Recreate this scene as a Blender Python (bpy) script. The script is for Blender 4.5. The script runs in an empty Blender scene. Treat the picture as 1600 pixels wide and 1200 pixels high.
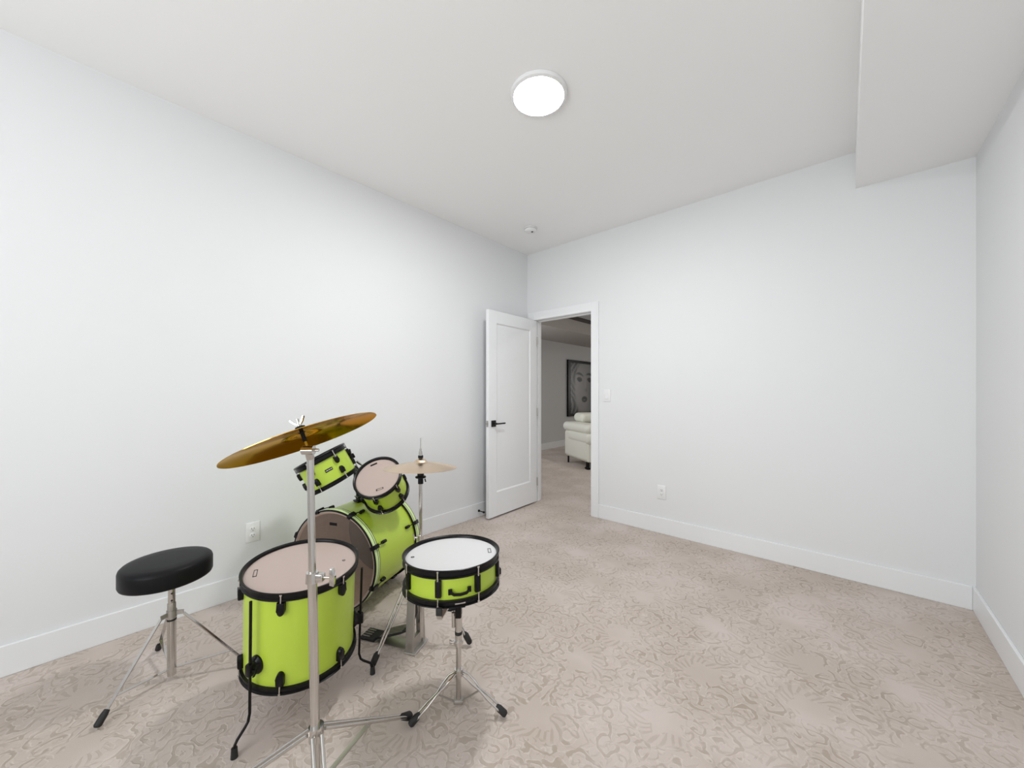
import bpy, bmesh, math, random
from mathutils import Vector, Matrix
random.seed(7)
PI = math.pi
SC = bpy.context.scene
COL = SC.collection
def R(d): return math.radians(d)

# ------------------------------------------------------------------ camera, world, light, exposure
CAM_H = 1.235
YAW = R(41.75)
cd = bpy.data.cameras.new('camera'); cam = bpy.data.objects.new('camera', cd); COL.objects.link(cam)
cam.location = (0, 0, CAM_H); cam.rotation_euler = (R(90), 0, YAW)
cd.sensor_width = 36.0; cd.lens = 36.0 * 586.0 / 1600.0
cd.shift_y = 13.5 / 1600.0
cd.clip_start = 0.02
SC.camera = cam
SC.view_settings.view_transform = 'Standard'; SC.view_settings.look = 'None'
SC.view_settings.gamma = 1.0; SC.view_settings.use_curve_mapping = False
SC.view_settings.exposure = 0.20

wd = bpy.data.worlds.new('daylight'); SC.world = wd; wd.use_nodes = True
bg = wd.node_tree.nodes['Background']; bg.inputs[0].default_value = (0.85, 0.93, 1.0, 1); bg.inputs[1].default_value = 1.0

def area(name, loc, rot, sx, sy, power, color):
    l = bpy.data.lights.new(name, 'AREA'); l.shape = 'RECTANGLE'; l.size = sx; l.size_y = sy
    l.energy = power; l.color = color
    o = bpy.data.objects.new(name, l); COL.objects.link(o); o.location = loc; o.rotation_euler = rot
    return o
LAMP = 148.0          # emission of the round ceiling lamp
area('added_fill_behind_camera', (-0.55, -2.38, 1.45), (R(122), 0, 0), 1.8, 1.4, 58, (0.96, 0.985, 1.0))  # unseen fill light added behind the camera to brighten the room
area('added_fill_next_room_far', (-1.0, 11.5, 1.5), (R(90), 0, R(170)), 2.0, 1.4, 34, (1.0, 0.97, 0.93))  # unseen fill added at the far end to brighten the next room

area('added_fill_next_room_top', (-1.7, 5.0, 2.79), (0, 0, 0), 0.3, 0.3, 14, (1.0, 0.97, 0.92))  # added overhead fill without a fixture, lifts the sofa and far wall
area('added_fill_next_room_left', (-4.70, 4.1, 1.5), (R(90), 0, R(-35)), 1.0, 1.4, 17, (0.96, 0.98, 1.0))  # added side fill for the visible sofa side; no window there

# ------------------------------------------------------------------ materials
MATS = {}
def mat(name, color, rough=0.5, metal=0.0, **kw):
    m = bpy.data.materials.new(name); m.use_nodes = True
    b = m.node_tree.nodes['Principled BSDF']
    b.inputs['Base Color'].default_value = (*color, 1); b.inputs['Roughness'].default_value = rough
    b.inputs['Metallic'].default_value = metal
    for k, v in kw.items(): b.inputs[k.replace('_', ' ')].default_value = v
    MATS[name] = m
    return m
def noise_bump(m, scale, strength, dist=0.001, detail=4, colvar=None):
    nt = m.node_tree; b = nt.nodes['Principled BSDF']
    tc = nt.nodes.new('ShaderNodeTexCoord'); n = nt.nodes.new('ShaderNodeTexNoise')
    n.inputs['Scale'].default_value = scale; n.inputs['Detail'].default_value = detail
    nt.links.new(tc.outputs['Object'], n.inputs['Vector'])
    bp = nt.nodes.new('ShaderNodeBump'); bp.inputs['Strength'].default_value = strength; bp.inputs['Distance'].default_value = dist
    nt.links.new(n.outputs['Fac'], bp.inputs['Height']); nt.links.new(bp.outputs['Normal'], b.inputs['Normal'])
    if colvar:
        mx = nt.nodes.new('ShaderNodeMix'); mx.data_type = 'RGBA'
        mx.inputs[6].default_value = (*colvar[0], 1); mx.inputs[7].default_value = (*colvar[1], 1)
        nt.links.new(n.outputs['Fac'], mx.inputs[0]); nt.links.new(mx.outputs[2], b.inputs['Base Color'])
wallm = mat('wall_paint', (0.775, 0.78, 0.785), 0.62); noise_bump(wallm, 140, 0.12, 0.0006, colvar=((0.77, 0.778, 0.785), (0.78, 0.787, 0.795)))
ceilm = mat('ceiling_paint', (0.93, 0.93, 0.925), 0.8); noise_bump(ceilm, 90, 0.15, 0.0006)
trimm = mat('white_trim_paint', (0.83, 0.84, 0.85), 0.35); noise_bump(trimm, 60, 0.04, 0.0004)
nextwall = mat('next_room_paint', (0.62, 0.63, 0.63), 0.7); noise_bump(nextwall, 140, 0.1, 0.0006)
soffitm = mat('soffit_paint', (0.46, 0.43, 0.41), 0.7); noise_bump(soffitm, 100, 0.1, 0.0006)
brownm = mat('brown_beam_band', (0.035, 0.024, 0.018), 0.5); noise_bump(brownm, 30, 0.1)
green = mat('lime_green_lacquer', (0.46, 0.62, 0.052), 0.33, Coat_Weight=0.3, Coat_Roughness=0.15)
noise_bump(green, 8, 0.02, 0.0005)
inlay = mat('pale_green_inlay', (0.62, 0.78, 0.35), 0.3); noise_bump(inlay, 8, 0.02)
wood = mat('bare_wood_shell', (0.52, 0.36, 0.25), 0.55); noise_bump(wood, 22, 0.1, colvar=((0.44, 0.30, 0.20), (0.60, 0.43, 0.31)))
black = mat('black_hardware', (0.005, 0.0045, 0.005), 0.30, 0.0, Specular_IOR_Level=0.22); noise_bump(black, 200, 0.03)
rubber = mat('black_rubber', (0.012, 0.012, 0.012), 0.65); noise_bump(rubber, 150, 0.1)
felt = mat('black_felt', (0.01, 0.01, 0.01), 0.95); noise_bump(felt, 400, 0.4)
chrome = mat('chrome', (0.62, 0.60, 0.575), 0.11, 1.0); noise_bump(chrome, 40, 0.02)
dullchrome = mat('cast_metal', (0.48, 0.46, 0.43), 0.5, 1.0); noise_bump(dullchrome, 60, 0.08)
vinyl = mat('black_vinyl', (0.008, 0.008, 0.009), 0.42, Specular_IOR_Level=0.14); noise_bump(vinyl, 260, 0.10, 0.0006)
plastic = mat('white_plastic', (0.82, 0.82, 0.82), 0.35); noise_bump(plastic, 50, 0.03)
darkslot = mat('dark_slot', (0.03, 0.03, 0.03), 0.6); noise_bump(darkslot, 50, 0.03)
leather = mat('white_leather', (0.84, 0.84, 0.76), 0.42); noise_bump(leather, 45, 0.25, 0.003)
matteblk = mat('matte_black_metal', (0.008, 0.008, 0.008), 0.5, 0.3); noise_bump(matteblk, 100, 0.03)
printw = mat('white_print', (0.7, 0.7, 0.7), 0.5); noise_bump(printw, 50, 0.02)

def film(name, color, trans, rough):        # drum head: a plastic film, partly see-through
    m = mat(name, color, rough, IOR=1.5); nt = m.node_tree; b = nt.nodes['Principled BSDF']
    noise_bump(m, 6, 0.03, 0.0008)
    out = nt.nodes['Material Output']; tr = nt.nodes.new('ShaderNodeBsdfTransparent')
    tr.inputs[0].default_value = (1, 0.97, 0.95, 1)
    lw = nt.nodes.new('ShaderNodeLayerWeight'); fr = nt.nodes.new('ShaderNodeMath'); fr.operation = 'POWER'; fr.inputs[1].default_value = 4.0
    nt.links.new(lw.outputs['Facing'], fr.inputs[0])
    mr = nt.nodes.new('ShaderNodeMapRange'); mr.inputs[1].default_value = 0; mr.inputs[2].default_value = 1
    mr.inputs[3].default_value = 1 - trans; mr.inputs[4].default_value = 1
    nt.links.new(fr.outputs[0], mr.inputs[0])
    mx = nt.nodes.new('ShaderNodeMixShader'); nt.links.new(mr.outputs[0], mx.inputs[0])
    nt.links.new(tr.outputs[0], mx.inputs[1]); nt.links.new(b.outputs[0], mx.inputs[2]); nt.links.new(mx.outputs[0], out.inputs[0])
    return m
head_clear = film('hazy_drum_head', (0.56, 0.45, 0.40), 0.25, 0.16)
head_bass = film('clear_bass_head', (0.40, 0.31, 0.27), 0.72, 0.06)
head_white = mat('coated_white_head', (0.66, 0.66, 0.66), 0.45); noise_bump(head_white, 300, 0.15, 0.0005)
head_black = mat('black_front_head', (0.012, 0.012, 0.012), 0.2); noise_bump(head_black, 10, 0.02)

def brass(name, color, rough, aniso):
    m = mat(name, color, rough, 1.0, Anisotropic=aniso); nt = m.node_tree; b = nt.nodes['Principled BSDF']
    tg = nt.nodes.new('ShaderNodeTangent'); tg.direction_type = 'RADIAL'; tg.axis = 'Z'
    nt.links.new(tg.outputs[0], b.inputs['Tangent'])
    tc = nt.nodes.new('ShaderNodeTexCoord'); w = nt.nodes.new('ShaderNodeTexWave'); w.wave_type = 'RINGS'; w.rings_direction = 'Z'
    w.inputs['Scale'].default_value = 70; w.inputs['Distortion'].default_value = 0.4
    bp = nt.nodes.new('ShaderNodeBump'); bp.inputs['Strength'].default_value = 0.03; bp.inputs['Distance'].default_value = 0.0002
    nt.links.new(tc.outputs['Object'], w.inputs['Vector']); nt.links.new(w.outputs[0], bp.inputs['Height'])
    nt.links.new(bp.outputs[0], b.inputs['Normal'])
    n = nt.nodes.new('ShaderNodeTexNoise'); n.inputs['Scale'].default_value = 9
    nt.links.new(tc.outputs['Object'], n.inputs['Vector'])
    mx = nt.nodes.new('ShaderNodeMix'); mx.data_type = 'RGBA'
    mx.inputs[6].default_value = (*[c * 0.85 for c in color], 1); mx.inputs[7].default_value = (*color, 1)
    nt.links.new(n.outputs['Fac'], mx.inputs[0]); nt.links.new(mx.outputs[2], b.inputs['Base Color'])
    return m
brass_crash = brass('golden_brass', (0.72, 0.43, 0.085), 0.11, 0.2)
brass_crash.node_tree.nodes['Principled BSDF'].inputs['Specular Tint'].default_value = (0.80, 0.58, 0.24, 1)
brass_hat = brass('pale_bronze', (0.74, 0.58, 0.42), 0.27, 0.75)

lampm = bpy.data.materials.new('lit_diffuser'); lampm.use_nodes = True
_nt = lampm.node_tree; _nt.nodes.remove(_nt.nodes['Principled BSDF'])
_e = _nt.nodes.new('ShaderNodeEmission'); _e.inputs[0].default_value = (0.985, 0.995, 1.0, 1); _e.inputs[1].default_value = LAMP
_nt.links.new(_e.outputs[0], _nt.nodes['Material Output'].inputs[0])

def carpet_material():
    m = mat('cut_pile_carpet', (0.5, 0.42, 0.36), 0.95); nt = m.node_tree; b = nt.nodes['Principled BSDF']
    b.inputs['Sheen Weight'].default_value = 0.15
    L = nt.links.new
    def N(t, **k):
        n = nt.nodes.new(t)
        for a, v in k.items(): setattr(n, a, v)
        return n
    def V(x, s):
        if isinstance(x, (int, float, tuple)): s.default_value = x
        else: L(x, s)
    def ma(op, a, b_=None, c=None):
        n = N('ShaderNodeMath', operation=op); V(a, n.inputs[0])
        if b_ is not None: V(b_, n.inputs[1])
        if c is not None: V(c, n.inputs[2])
        return n.outputs[0]
    def vm(op, a, b_=None, s=None):
        n = N('ShaderNodeVectorMath', operation=op); V(a, n.inputs[0])
        if b_ is not None: V(b_, n.inputs[1])
        if s is not None: V(s, n.inputs['Scale'])
        return n.outputs['Value' if op == 'LENGTH' else 'Vector']
    def noise(v, sc, det=2, out='Fac', dist=0.0):
        n = N('ShaderNodeTexNoise'); n.inputs['Scale'].default_value = sc; n.inputs['Detail'].default_value = det
        n.inputs['Distortion'].default_value = dist; L(v, n.inputs['Vector']); return n.outputs[out]
    def smooth(x, lo, hi):
        n = N('ShaderNodeMapRange', interpolation_type='SMOOTHSTEP'); V(x, n.inputs[0])
        n.inputs[1].default_value = lo; n.inputs[2].default_value = hi; return n.outputs[0]
    P = N('ShaderNodeTexCoord').outputs['Object']
    def warp(p, sc, amt, det=1.5):
        c = vm('SUBTRACT', noise(p, sc, det, 'Color'), (0.5, 0.5, 0.5))
        return vm('ADD', p, vm('SCALE', c, s=amt))
    def cells(p, size, rnd):
        v = N('ShaderNodeTexVoronoi', voronoi_dimensions='2D'); v.inputs['Scale'].default_value = 1.0 / size
        v.inputs['Randomness'].default_value = rnd; L(p, v.inputs['Vector'])
        d = vm('SUBTRACT', p, v.outputs['Position'])
        sx = N('ShaderNodeSeparateXYZ'); L(d, sx.inputs[0])
        th = ma('ARCTAN2', sx.outputs[1], sx.outputs[0]); r = vm('LENGTH', vm('MULTIPLY', d, (1, 1, 0)))
        rn = N('ShaderNodeSeparateColor'); L(v.outputs['Color'], rn.inputs[0])
        return r, th, rn.outputs[0], rn.outputs[1]
    # scrolls: a one-armed spiral round each cell centre, turning either way
    def scrolls(size, pitch, w, seed):
        p = warp(vm('ADD', P, (seed, seed * 1.7, 0)), 12, 0.11, 2)
        r, th, a, c = cells(p, size, 0.9)
        sgn = ma('SUBTRACT', ma('MULTIPLY', ma('GREATER_THAN', c, 0.5), 2.0), 1.0)
        ph = ma('ADD', ma('MULTIPLY', r, 2 * PI / pitch), ma('MULTIPLY', th, sgn))
        s = ma('SINE', ma('ADD', ph, ma('MULTIPLY', a, 6.283)))
        return s, r
    s1, r1 = scrolls(0.11, 0.046, 0.3, 3.1)
    s2, r2 = scrolls(0.065, 0.034, 0.3, 9.7)
    ln1 = smooth(s1, 0.42, 0.80); ln2 = smooth(s2, 0.50, 0.85)
    # medallions with a fringe of short leaves
    pm = warp(P, 5, 0.06); r, th, a, c = cells(vm('ADD', pm, (1.3, 0.4, 0)), 0.36, 0.35)
    lobes = ma('ADD', r, ma('MULTIPLY', ma('SINE', ma('MULTIPLY', th, 5.0)), 0.012))
    med = ma('SUBTRACT', 1.0, smooth(lobes, 0.060, 0.072))
    ring = ma('MULTIPLY', smooth(lobes, 0.066, 0.074), ma('SUBTRACT', 1.0, smooth(lobes, 0.105, 0.13)))
    comb = smooth(ma('SINE', ma('ADD', ma('ADD', ma('MULTIPLY', th, 21.0), ma('MULTIPLY', noise(P, 14, 2), 7.0)), ma('MULTIPLY', r, 110.0))), 0.0, 0.6)
    half = smooth(ma('SINE', ma('ADD', th, ma('MULTIPLY', a, 6.28))), 0.0, 0.5)
    fringe = ma('MULTIPLY', ma('MULTIPLY', ring, comb), half)
    outside = ma('SUBTRACT', 1.0, ma('MAXIMUM', med, ma('MULTIPLY', ring, half)))
    breakup = smooth(noise(P, 13, 2), 0.42, 0.52)
    l1 = ma('MULTIPLY', ln1, breakup)
    l2 = ma('MULTIPLY', ln2, ma('SUBTRACT', 1.0, ma('MULTIPLY', breakup, 0.6)))
    lines = ma('MULTIPLY', ma('MAXIMUM', l1, ma('MULTIPLY', l2, 0.8)), outside)
    dark = ma('MAXIMUM', lines, ma('MULTIPLY', fringe, 0.72))
    ridge = ma('MULTIPLY', ma('SUBTRACT', smooth(s1, -0.2, 0.35), ln1), outside)
    wear = smooth(noise(P, 2.6, 3), 0.35, 0.70)
    pile = noise(P, 420, 3)
    amt = ma('MULTIPLY', dark, ma('SUBTRACT', 1.0, ma('MULTIPLY', wear, 0.45)))
    def mix(f, a_, b_):
        n = N('ShaderNodeMix', data_type='RGBA'); V(f, n.inputs[0]); V(a_, n.inputs[6]); V(b_, n.inputs[7]); return n.outputs[2]
    base = mix(wear, (0.505, 0.43, 0.375, 1), (0.605, 0.525, 0.485, 1))
    base = mix(ma('MULTIPLY', ridge, 0.5), base, (0.66, 0.585, 0.525, 1))
    col = mix(ma('MULTIPLY', amt, 0.64), base, (0.33, 0.265, 0.205, 1))
    col = mix(ma('MULTIPLY', ma('SUBTRACT', pile, 0.5), 0.7), col, (0.25, 0.2, 0.16, 1))
    L(col, b.inputs['Base Color'])
    hgt = ma('ADD', ma('SUBTRACT', ma('MULTIPLY', ridge, 0.4), ma('MULTIPLY', dark, 0.8)), ma('MULTIPLY', pile, 0.35))
    bp = N('ShaderNodeBump'); bp.inputs['Strength'].default_value = 0.4; bp.inputs['Distance'].default_value = 0.003
    L(hgt, bp.inputs['Height']); L(bp.outputs[0], b.inputs['Normal'])
    return m
carpet = carpet_material()

# ------------------------------------------------------------------ mesh helpers
class MB:
    def __init__(s): s.bm = bmesh.new(); s.mi = 0
    def _face(s, vs):
        try:
            f = s.bm.faces.new(vs); f.material_index = s.mi; return f
        except ValueError: return None
    def box(s, lo, hi, M=None):
        v = [Vector((x, y, z)) for x in (lo[0], hi[0]) for y in (lo[1], hi[1]) for z in (lo[2], hi[2])]
        if M is not None: v = [M @ p for p in v]
        v = [s.bm.verts.new(p) for p in v]
        for q in ((0, 1, 3, 2), (4, 6, 7, 5), (0, 4, 5, 1), (2, 3, 7, 6), (0, 2, 6, 4), (1, 5, 7, 3)): s._face([v[i] for i in q])
        return s
    def rbox(s, lo, hi, r=0.01, seg=3, M=None):      # rounded box
        t = bmesh.new(); c = [(a + b_) / 2 for a, b_ in zip(lo, hi)]; d = [b_ - a for a, b_ in zip(lo, hi)]
        bmesh.ops.create_cube(t, size=1.0, matrix=Matrix.Translation(c) @ Matrix.Diagonal((*d, 1)))
        bmesh.ops.bevel(t, geom=t.edges[:], offset=min(r, min(d) * 0.49), segments=seg, affect='EDGES', profile=0.5)
        return s.take(t, M)
    def take(s, t, M=None):
        mp = {v: s.bm.verts.new(M @ v.co if M is not None else v.co) for v in t.verts}
        for f in t.faces: s._face([mp[v] for v in f.verts])
        t.free(); return s
    def lathe(s, prof, n=64, M=None, closed=False, cap=True, mats=None):
        rings = []
        for r, z in prof:
            if r < 1e-6: rings.append([s.bm.verts.new(M @ Vector((0, 0, z)) if M is not None else Vector((0, 0, z)))]); continue
            ring = []
            for i in range(n):
                a = 2 * PI * i / n; p = Vector((r * math.cos(a), r * math.sin(a), z))
                ring.append(s.bm.verts.new(M @ p if M is not None else p))
            rings.append(ring)
        prs = list(zip(rings, rings[1:]))
        if closed: prs.append((rings[-1], rings[0]))
        for k, (a, b_) in enumerate(prs):
            if mats: s.mi = mats[k]
            if len(a) == 1 and len(b_) == 1: continue
            for i in range(n):
                j = (i + 1) % n
                if len(a) == 1: s._face([a[0], b_[j], b_[i]][::-1])
                elif len(b_) == 1: s._face([a[i], a[j], b_[0]])
                else: s._face([a[i], a[j], b_[j], b_[i]])
        if mats: s.mi = 0
        return s
    def cyl(s, p0, p1, r0, r1=None, n=20):
        r1 = r0 if r1 is None else r1; p0 = Vector(p0); p1 = Vector(p1); d = p1 - p0
        M = Matrix.Translation(p0) @ d.to_track_quat('Z', 'Y').to_matrix().to_4x4(); L = d.length
        return s.lathe([(0, 0), (r0, 0), (r1, L), (0, L)], n, M)
    def tube(s, pts, r, n=12, rad=None):
        pts = [Vector(p) for p in pts]; rings = []; up = None
        for i, p in enumerate(pts):
            t = ((pts[min(i + 1, len(pts) - 1)] - pts[max(i - 1, 0)])).normalized()
            if up is None: up = t.orthogonal().normalized()
            up = (up - t * up.dot(t)).normalized(); w = t.cross(up)
            rr = rad[i] if rad else r
            rings.append([s.bm.verts.new(p + rr * (math.cos(2 * PI * k / n) * up + math.sin(2 * PI * k / n) * w)) for k in range(n)])
        for a, b_ in zip(rings, rings[1:]):
            for k in range(n): s._face([a[k], a[(k + 1) % n], b_[(k + 1) % n], b_[k]])
        s._face(rings[0][::-1]); s._face(rings[-1]); return s
    def strip(s, pts, w, t, side):                    # flat bar along a path; side = width direction
        pts = [Vector(p) for p in pts]; side = Vector(side).normalized(); rings = []
        for i, p in enumerate(pts):
            d = (pts[min(i + 1, len(pts) - 1)] - pts[max(i - 1, 0)]).normalized()
            sd = (side - d * side.dot(d)).normalized(); nn = d.cross(sd)
            rings.append([s.bm.verts.new(p + a * w / 2 * sd + b_ * t / 2 * nn) for a, b_ in ((-1, -1), (1, -1), (1, 1), (-1, 1))])
        for a, b_ in zip(rings, rings[1:]):
            for k in range(4): s._face([a[k], a[(k + 1) % 4], b_[(k + 1) % 4], b_[k]])
        s._face(rings[0][::-1]); s._face(rings[-1]); return s
    def prism(s, outline, z0, z1, M=None, bevel=0.0):
        t = bmesh.new()
        a = [t.verts.new((x, y, z0)) for x, y in outline]; b_ = [t.verts.new((x, y, z1)) for x, y in outline]
        n = len(outline); t.faces.new(a[::-1]); t.faces.new(b_)
        for i in range(n): t.faces.new([a[i], a[(i + 1) % n], b_[(i + 1) % n], b_[i]])
        if bevel: 
            e = [e for e in t.edges if all(v.co.z > z1 - 1e-7 for v in e.verts)]
            bmesh.ops.bevel(t, geom=e, offset=bevel, segments=2, affect='EDGES', profile=0.5)
        return s.take(t, M)
    def build(s, name, m, parent=None, smooth=35, label=None):
        bmesh.ops.recalc_face_normals(s.bm, faces=s.bm.faces[:])
        me = bpy.data.meshes.new(name); s.bm.to_mesh(me); s.bm.free()
        for q in (m if isinstance(m, (list, tuple)) else [m]): me.materials.append(q)
        if smooth:
            me.polygons.foreach_set('use_smooth', [True] * len(me.polygons)); me.set_sharp_from_angle(angle=R(smooth))
        o = bpy.data.objects.new(name, me); COL.objects.link(o)
        if parent is not None: o.parent = parent
        if label: o['label'] = label
        return o
def thing(name, label, cat, M=None, loc=None, group=None):
    o = bpy.data.objects.new(name, None); COL.objects.link(o); o.empty_display_size = 0.1
    if M is not None: o.matrix_world = M
    if loc is not None: o.location = loc
    o['label'] = label; o['category'] = cat
    if group: o['group'] = group
    return o
def tag(o, label, cat, group=None):
    o['label'] = label; o['category'] = cat
    if group: o['group'] = group
    return o
def struct(o): o['kind'] = 'structure'; return o
def frame(c, n, flat=None):
    n = Vector(n).normalized(); a = Vector((0, 0, 1)) if abs(n.z) < 0.9 else Vector((0, 1, 0))
    x = a.cross(n).normalized(); y = n.cross(x)
    return Matrix(((x.x, y.x, n.x, c[0]), (x.y, y.y, n.y, c[1]), (x.z, y.z, n.z, c[2]), (0, 0, 0, 1)))
def az(p): return math.atan2(p.y, p.x)
def polar(a, r, z): return Vector((r * math.cos(a), r * math.sin(a), z))
def radial(a, r, z):     # local frame on a shell: X tangent, Y up the axis, Z outwards
    e = Vector((math.cos(a), math.sin(a), 0)); t = Vector((-math.sin(a), math.cos(a), 0))
    return Matrix(((t.x, 0, e.x, r * e.x), (t.y, 0, e.y, r * e.y), (0, 1, 0, z), (0, 0, 0, 1)))

# ------------------------------------------------------------------ room
XL, XR, YB, YF, H = -2.742, 0.547, 3.338, -2.3, 2.815
T = 0.115
OX0, OX1, OZ = -2.63, -1.912, 2.047            # doorway in the back wall
NX0, NX1, NY1 = -4.89, 1.2, 12.0               # next room
struct(MB().box((NX0 - 0.2, YF - 0.2, -0.1), (NX1 + 0.2, NY1 + 0.2, 0)).build('floor', carpet, smooth=0))
struct(MB().box((XL - T, YF - T, H), (XR + T, YB, H + 0.1)).build('ceiling', ceilm, smooth=0))
struct(MB().box((XL - T, YF - T, 0), (XL, YB, H)).build('wall_left', wallm, smooth=0))
struct(MB().box((XR, YF - T, 0), (XR + T, YB, H)).build('wall_right', wallm, smooth=0))
m = MB()
m.box((NX0, YB, 0), (OX0 - 0.02, YB + T, H)).box((OX1 + 0.02, YB, 0), (NX1, YB + T, H)).box((OX0 - 0.02, YB, OZ + 0.02), (OX1 + 0.02, YB + T, H))
struct(m.build('wall_back', wallm, smooth=0))
WX0, WX1, WZ0, WZ1 = -1.5, 0.4, 0.75, 2.15
m = MB().box((XL, YF - T, 0), (WX0, YF, H)).box((WX1, YF - T, 0), (XR, YF, H)).box((WX0, YF - T, 0), (WX1, YF, WZ0)).box((WX0, YF - T, WZ1), (WX1, YF, H))
struct(m.build('wall_front', wallm, smooth=0))
wn = MB()
for a, b_ in (((WX0, WZ0), (WX1, WZ0 + .05)), ((WX0, WZ1 - .05), (WX1, WZ1)), ((WX0, WZ0 + .05), (WX0 + .05, WZ1 - .05)), ((WX1 - .05, WZ0 + .05), (WX1, WZ1 - .05)), ((-0.575, WZ0 + .05), (-0.525, WZ1 - .05))):
    wn.box((a[0], YF - 0.06, a[1]), (b_[0], YF - 0.02, b_[1]))
struct(wn.build('added_window_1', trimm, smooth=0))  # unseen window, added to go with the fill light behind the camera
# boxed-in bulkhead along the right wall
struct(MB().box((0.044, YF, 2.573), (XR, YB, H)).build('ceiling_bulkhead', ceilm, smooth=0))
# baseboards
def baseboard(name, lo, hi, thin, m=trimm):
    # thin: axis of thickness and the side facing the room, a small bevel on the top edge
    b_ = MB().box(lo, hi).build(name, m, smooth=0); struct(b_)
    md = b_.modifiers.new('edge', 'BEVEL'); md.width = 0.003; md.segments = 2
    return b_
BB = 0.135
baseboard('baseboard_left', (XL, YF, 0), (XL + 0.014, YB, BB), 0)
baseboard('baseboard_right', (XR - 0.014, YF, 0), (XR, YB, BB), 0)
baseboard('baseboard_back', (OX1 + 0.086, YB - 0.014, 0), (XR - 0.014, YB, BB), 1)
baseboard('baseboard_front', (XL + 0.014, YF, 0), (XR - 0.014, YF + 0.014, BB), 1)
# door frame: jambs, stop and casing
CW = 0.086
def struct_box(name, boxes, m=trimm):
    b_ = MB()
    for lo, hi in boxes: b_.box(lo, hi)
    o = struct(b_.build(name, m, smooth=0)); md = o.modifiers.new('edge', 'BEVEL'); md.width = 0.002; md.segments = 2
    return o
struct_box('trim_1', [((OX0 - CW + .0, YB - 0.016, 0), (OX0 - 0.004, YB, OZ + CW + .006)), ((OX1 + 0.004, YB - 0.016, 0), (OX1 + CW, YB, OZ + CW + .006)),
                      ((OX0 - 0.004, YB - 0.016, OZ + .004), (OX1 + 0.004, YB, OZ + CW + .006))])
struct_box('trim_2', [((OX0 - 0.02, YB, 0), (OX0, YB + T, OZ + 0.02)), ((OX1, YB, 0), (OX1 + 0.02, YB + T, OZ + 0.02)), ((OX0, YB, OZ), (OX1, YB + T, OZ + 0.02)),
                      ((OX0, YB + 0.045, 0), (OX0 + 0.010, YB + 0.08, OZ)), ((OX1 - 0.010, YB + 0.045, 0), (OX1, YB + 0.08, OZ)), ((OX0 + 0.01, YB + 0.045, OZ - 0.010), (OX1 - 0.01, YB + 0.08, OZ))])
# door leaf, standing open along the left wall
def door():
    hinge = Vector((-2.632, 3.322, 0)); free = Vector((-2.607, 2.543, 0))
    d = (free - hinge); W = d.length; d.normalize(); nrm = Vector((-d.y, d.x, 0))      # faces the room (+x)
    if nrm.x < 0: nrm = -nrm
    M = Matrix(((d.x, nrm.x, 0, hinge.x), (d.y, nrm.y, 0, hinge.y), (0, 0, 1, 0.018), (0, 0, 0, 1)))
    Hd = 2.022; t = 0.036; st = 0.115; tr = 0.12; br = 0.235; rec = 0.010
    m = MB()
    m.box((0, 0, 0), (st, t, Hd), M).box((W - st, 0, 0), (W, t, Hd), M).box((st, 0, 0), (W - st, t, br), M).box((st, 0, Hd - tr), (W - st, t, Hd), M)
    m.box((st, rec, br), (W - st, t - rec, Hd - tr), M)
    # sloped sticking round the panel, both faces
    for y0, y1 in ((rec, 0.0), (t - rec, t)):
        q = 0.012; x0, x1, z0, z1 = st, W - st, br, Hd - tr
        o = [(x0, z0), (x1, z0), (x1, z1), (x0, z1)]; i_ = [(x0 + q, z0 + q), (x1 - q, z0 + q), (x1 - q, z1 - q), (x0 + q, z1 - q)]
        vo = [m.bm.verts.new(M @ Vector((x, y1 + (0.001 if y1 == 0 else -0.001), z))) for x, z in o]; vi = [m.bm.verts.new(M @ Vector((x, y0, z))) for x, z in i_]
        for k in range(4): m._face([vo[k], vo[(k + 1) % 4], vi[(k + 1) % 4], vi[k]])
    leaf = struct(m.build('door_1', trimm, smooth=0))
    md = leaf.modifiers.new('edge', 'BEVEL'); md.width = 0.0015; md.segments = 2; md.limit_method = 'ANGLE'; md.angle_limit = R(60)
    hz = 0.915; hx = W - 0.065
    h_ = MB().rbox((hx - 0.031, t, hz - 0.031), (hx + 0.031, t + 0.010, hz + 0.031), 0.002, 1, M)
    h_.cyl(M @ Vector((hx, t + 0.009, hz)), M @ Vector((hx, t + 0.048, hz)), 0.010)
    h_.rbox((hx - 0.125, t + 0.040, hz - 0.008), (hx + 0.010, t + 0.052, hz + 0.006), 0.002, 1, M)
    h_.rbox((hx - 0.031, -0.010, hz - 0.031), (hx + 0.031, 0, hz + 0.031), 0.002, 1, M)
    h_.cyl(M @ Vector((hx, 0, hz)), M @ Vector((hx, -0.040, hz)), 0.010)
    h_.rbox((hx - 0.120, -0.050, hz - 0.008), (hx + 0.010, -0.038, hz + 0.006), 0.002, 1, M)
    h_.build('door_handle', matteblk, leaf, label='square black lever handle')
    l_ = MB().box((W, 0.006, hz - 0.03), (W + 0.0015, t - 0.006, hz + 0.03), M).box((W, 0.010, hz - 0.010), (W + 0.012, t - 0.012, hz + 0.010), M)
    l_.build('latch', dullchrome, leaf, smooth=0)
    for z in (0.22, 1.0, 1.80):
        MB().cyl(M @ Vector((-0.008, t + 0.004, z - 0.045)), M @ Vector((-0.008, t + 0.004, z + 0.045)), 0.006).build('hinge', dullchrome, leaf)
door()

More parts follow.
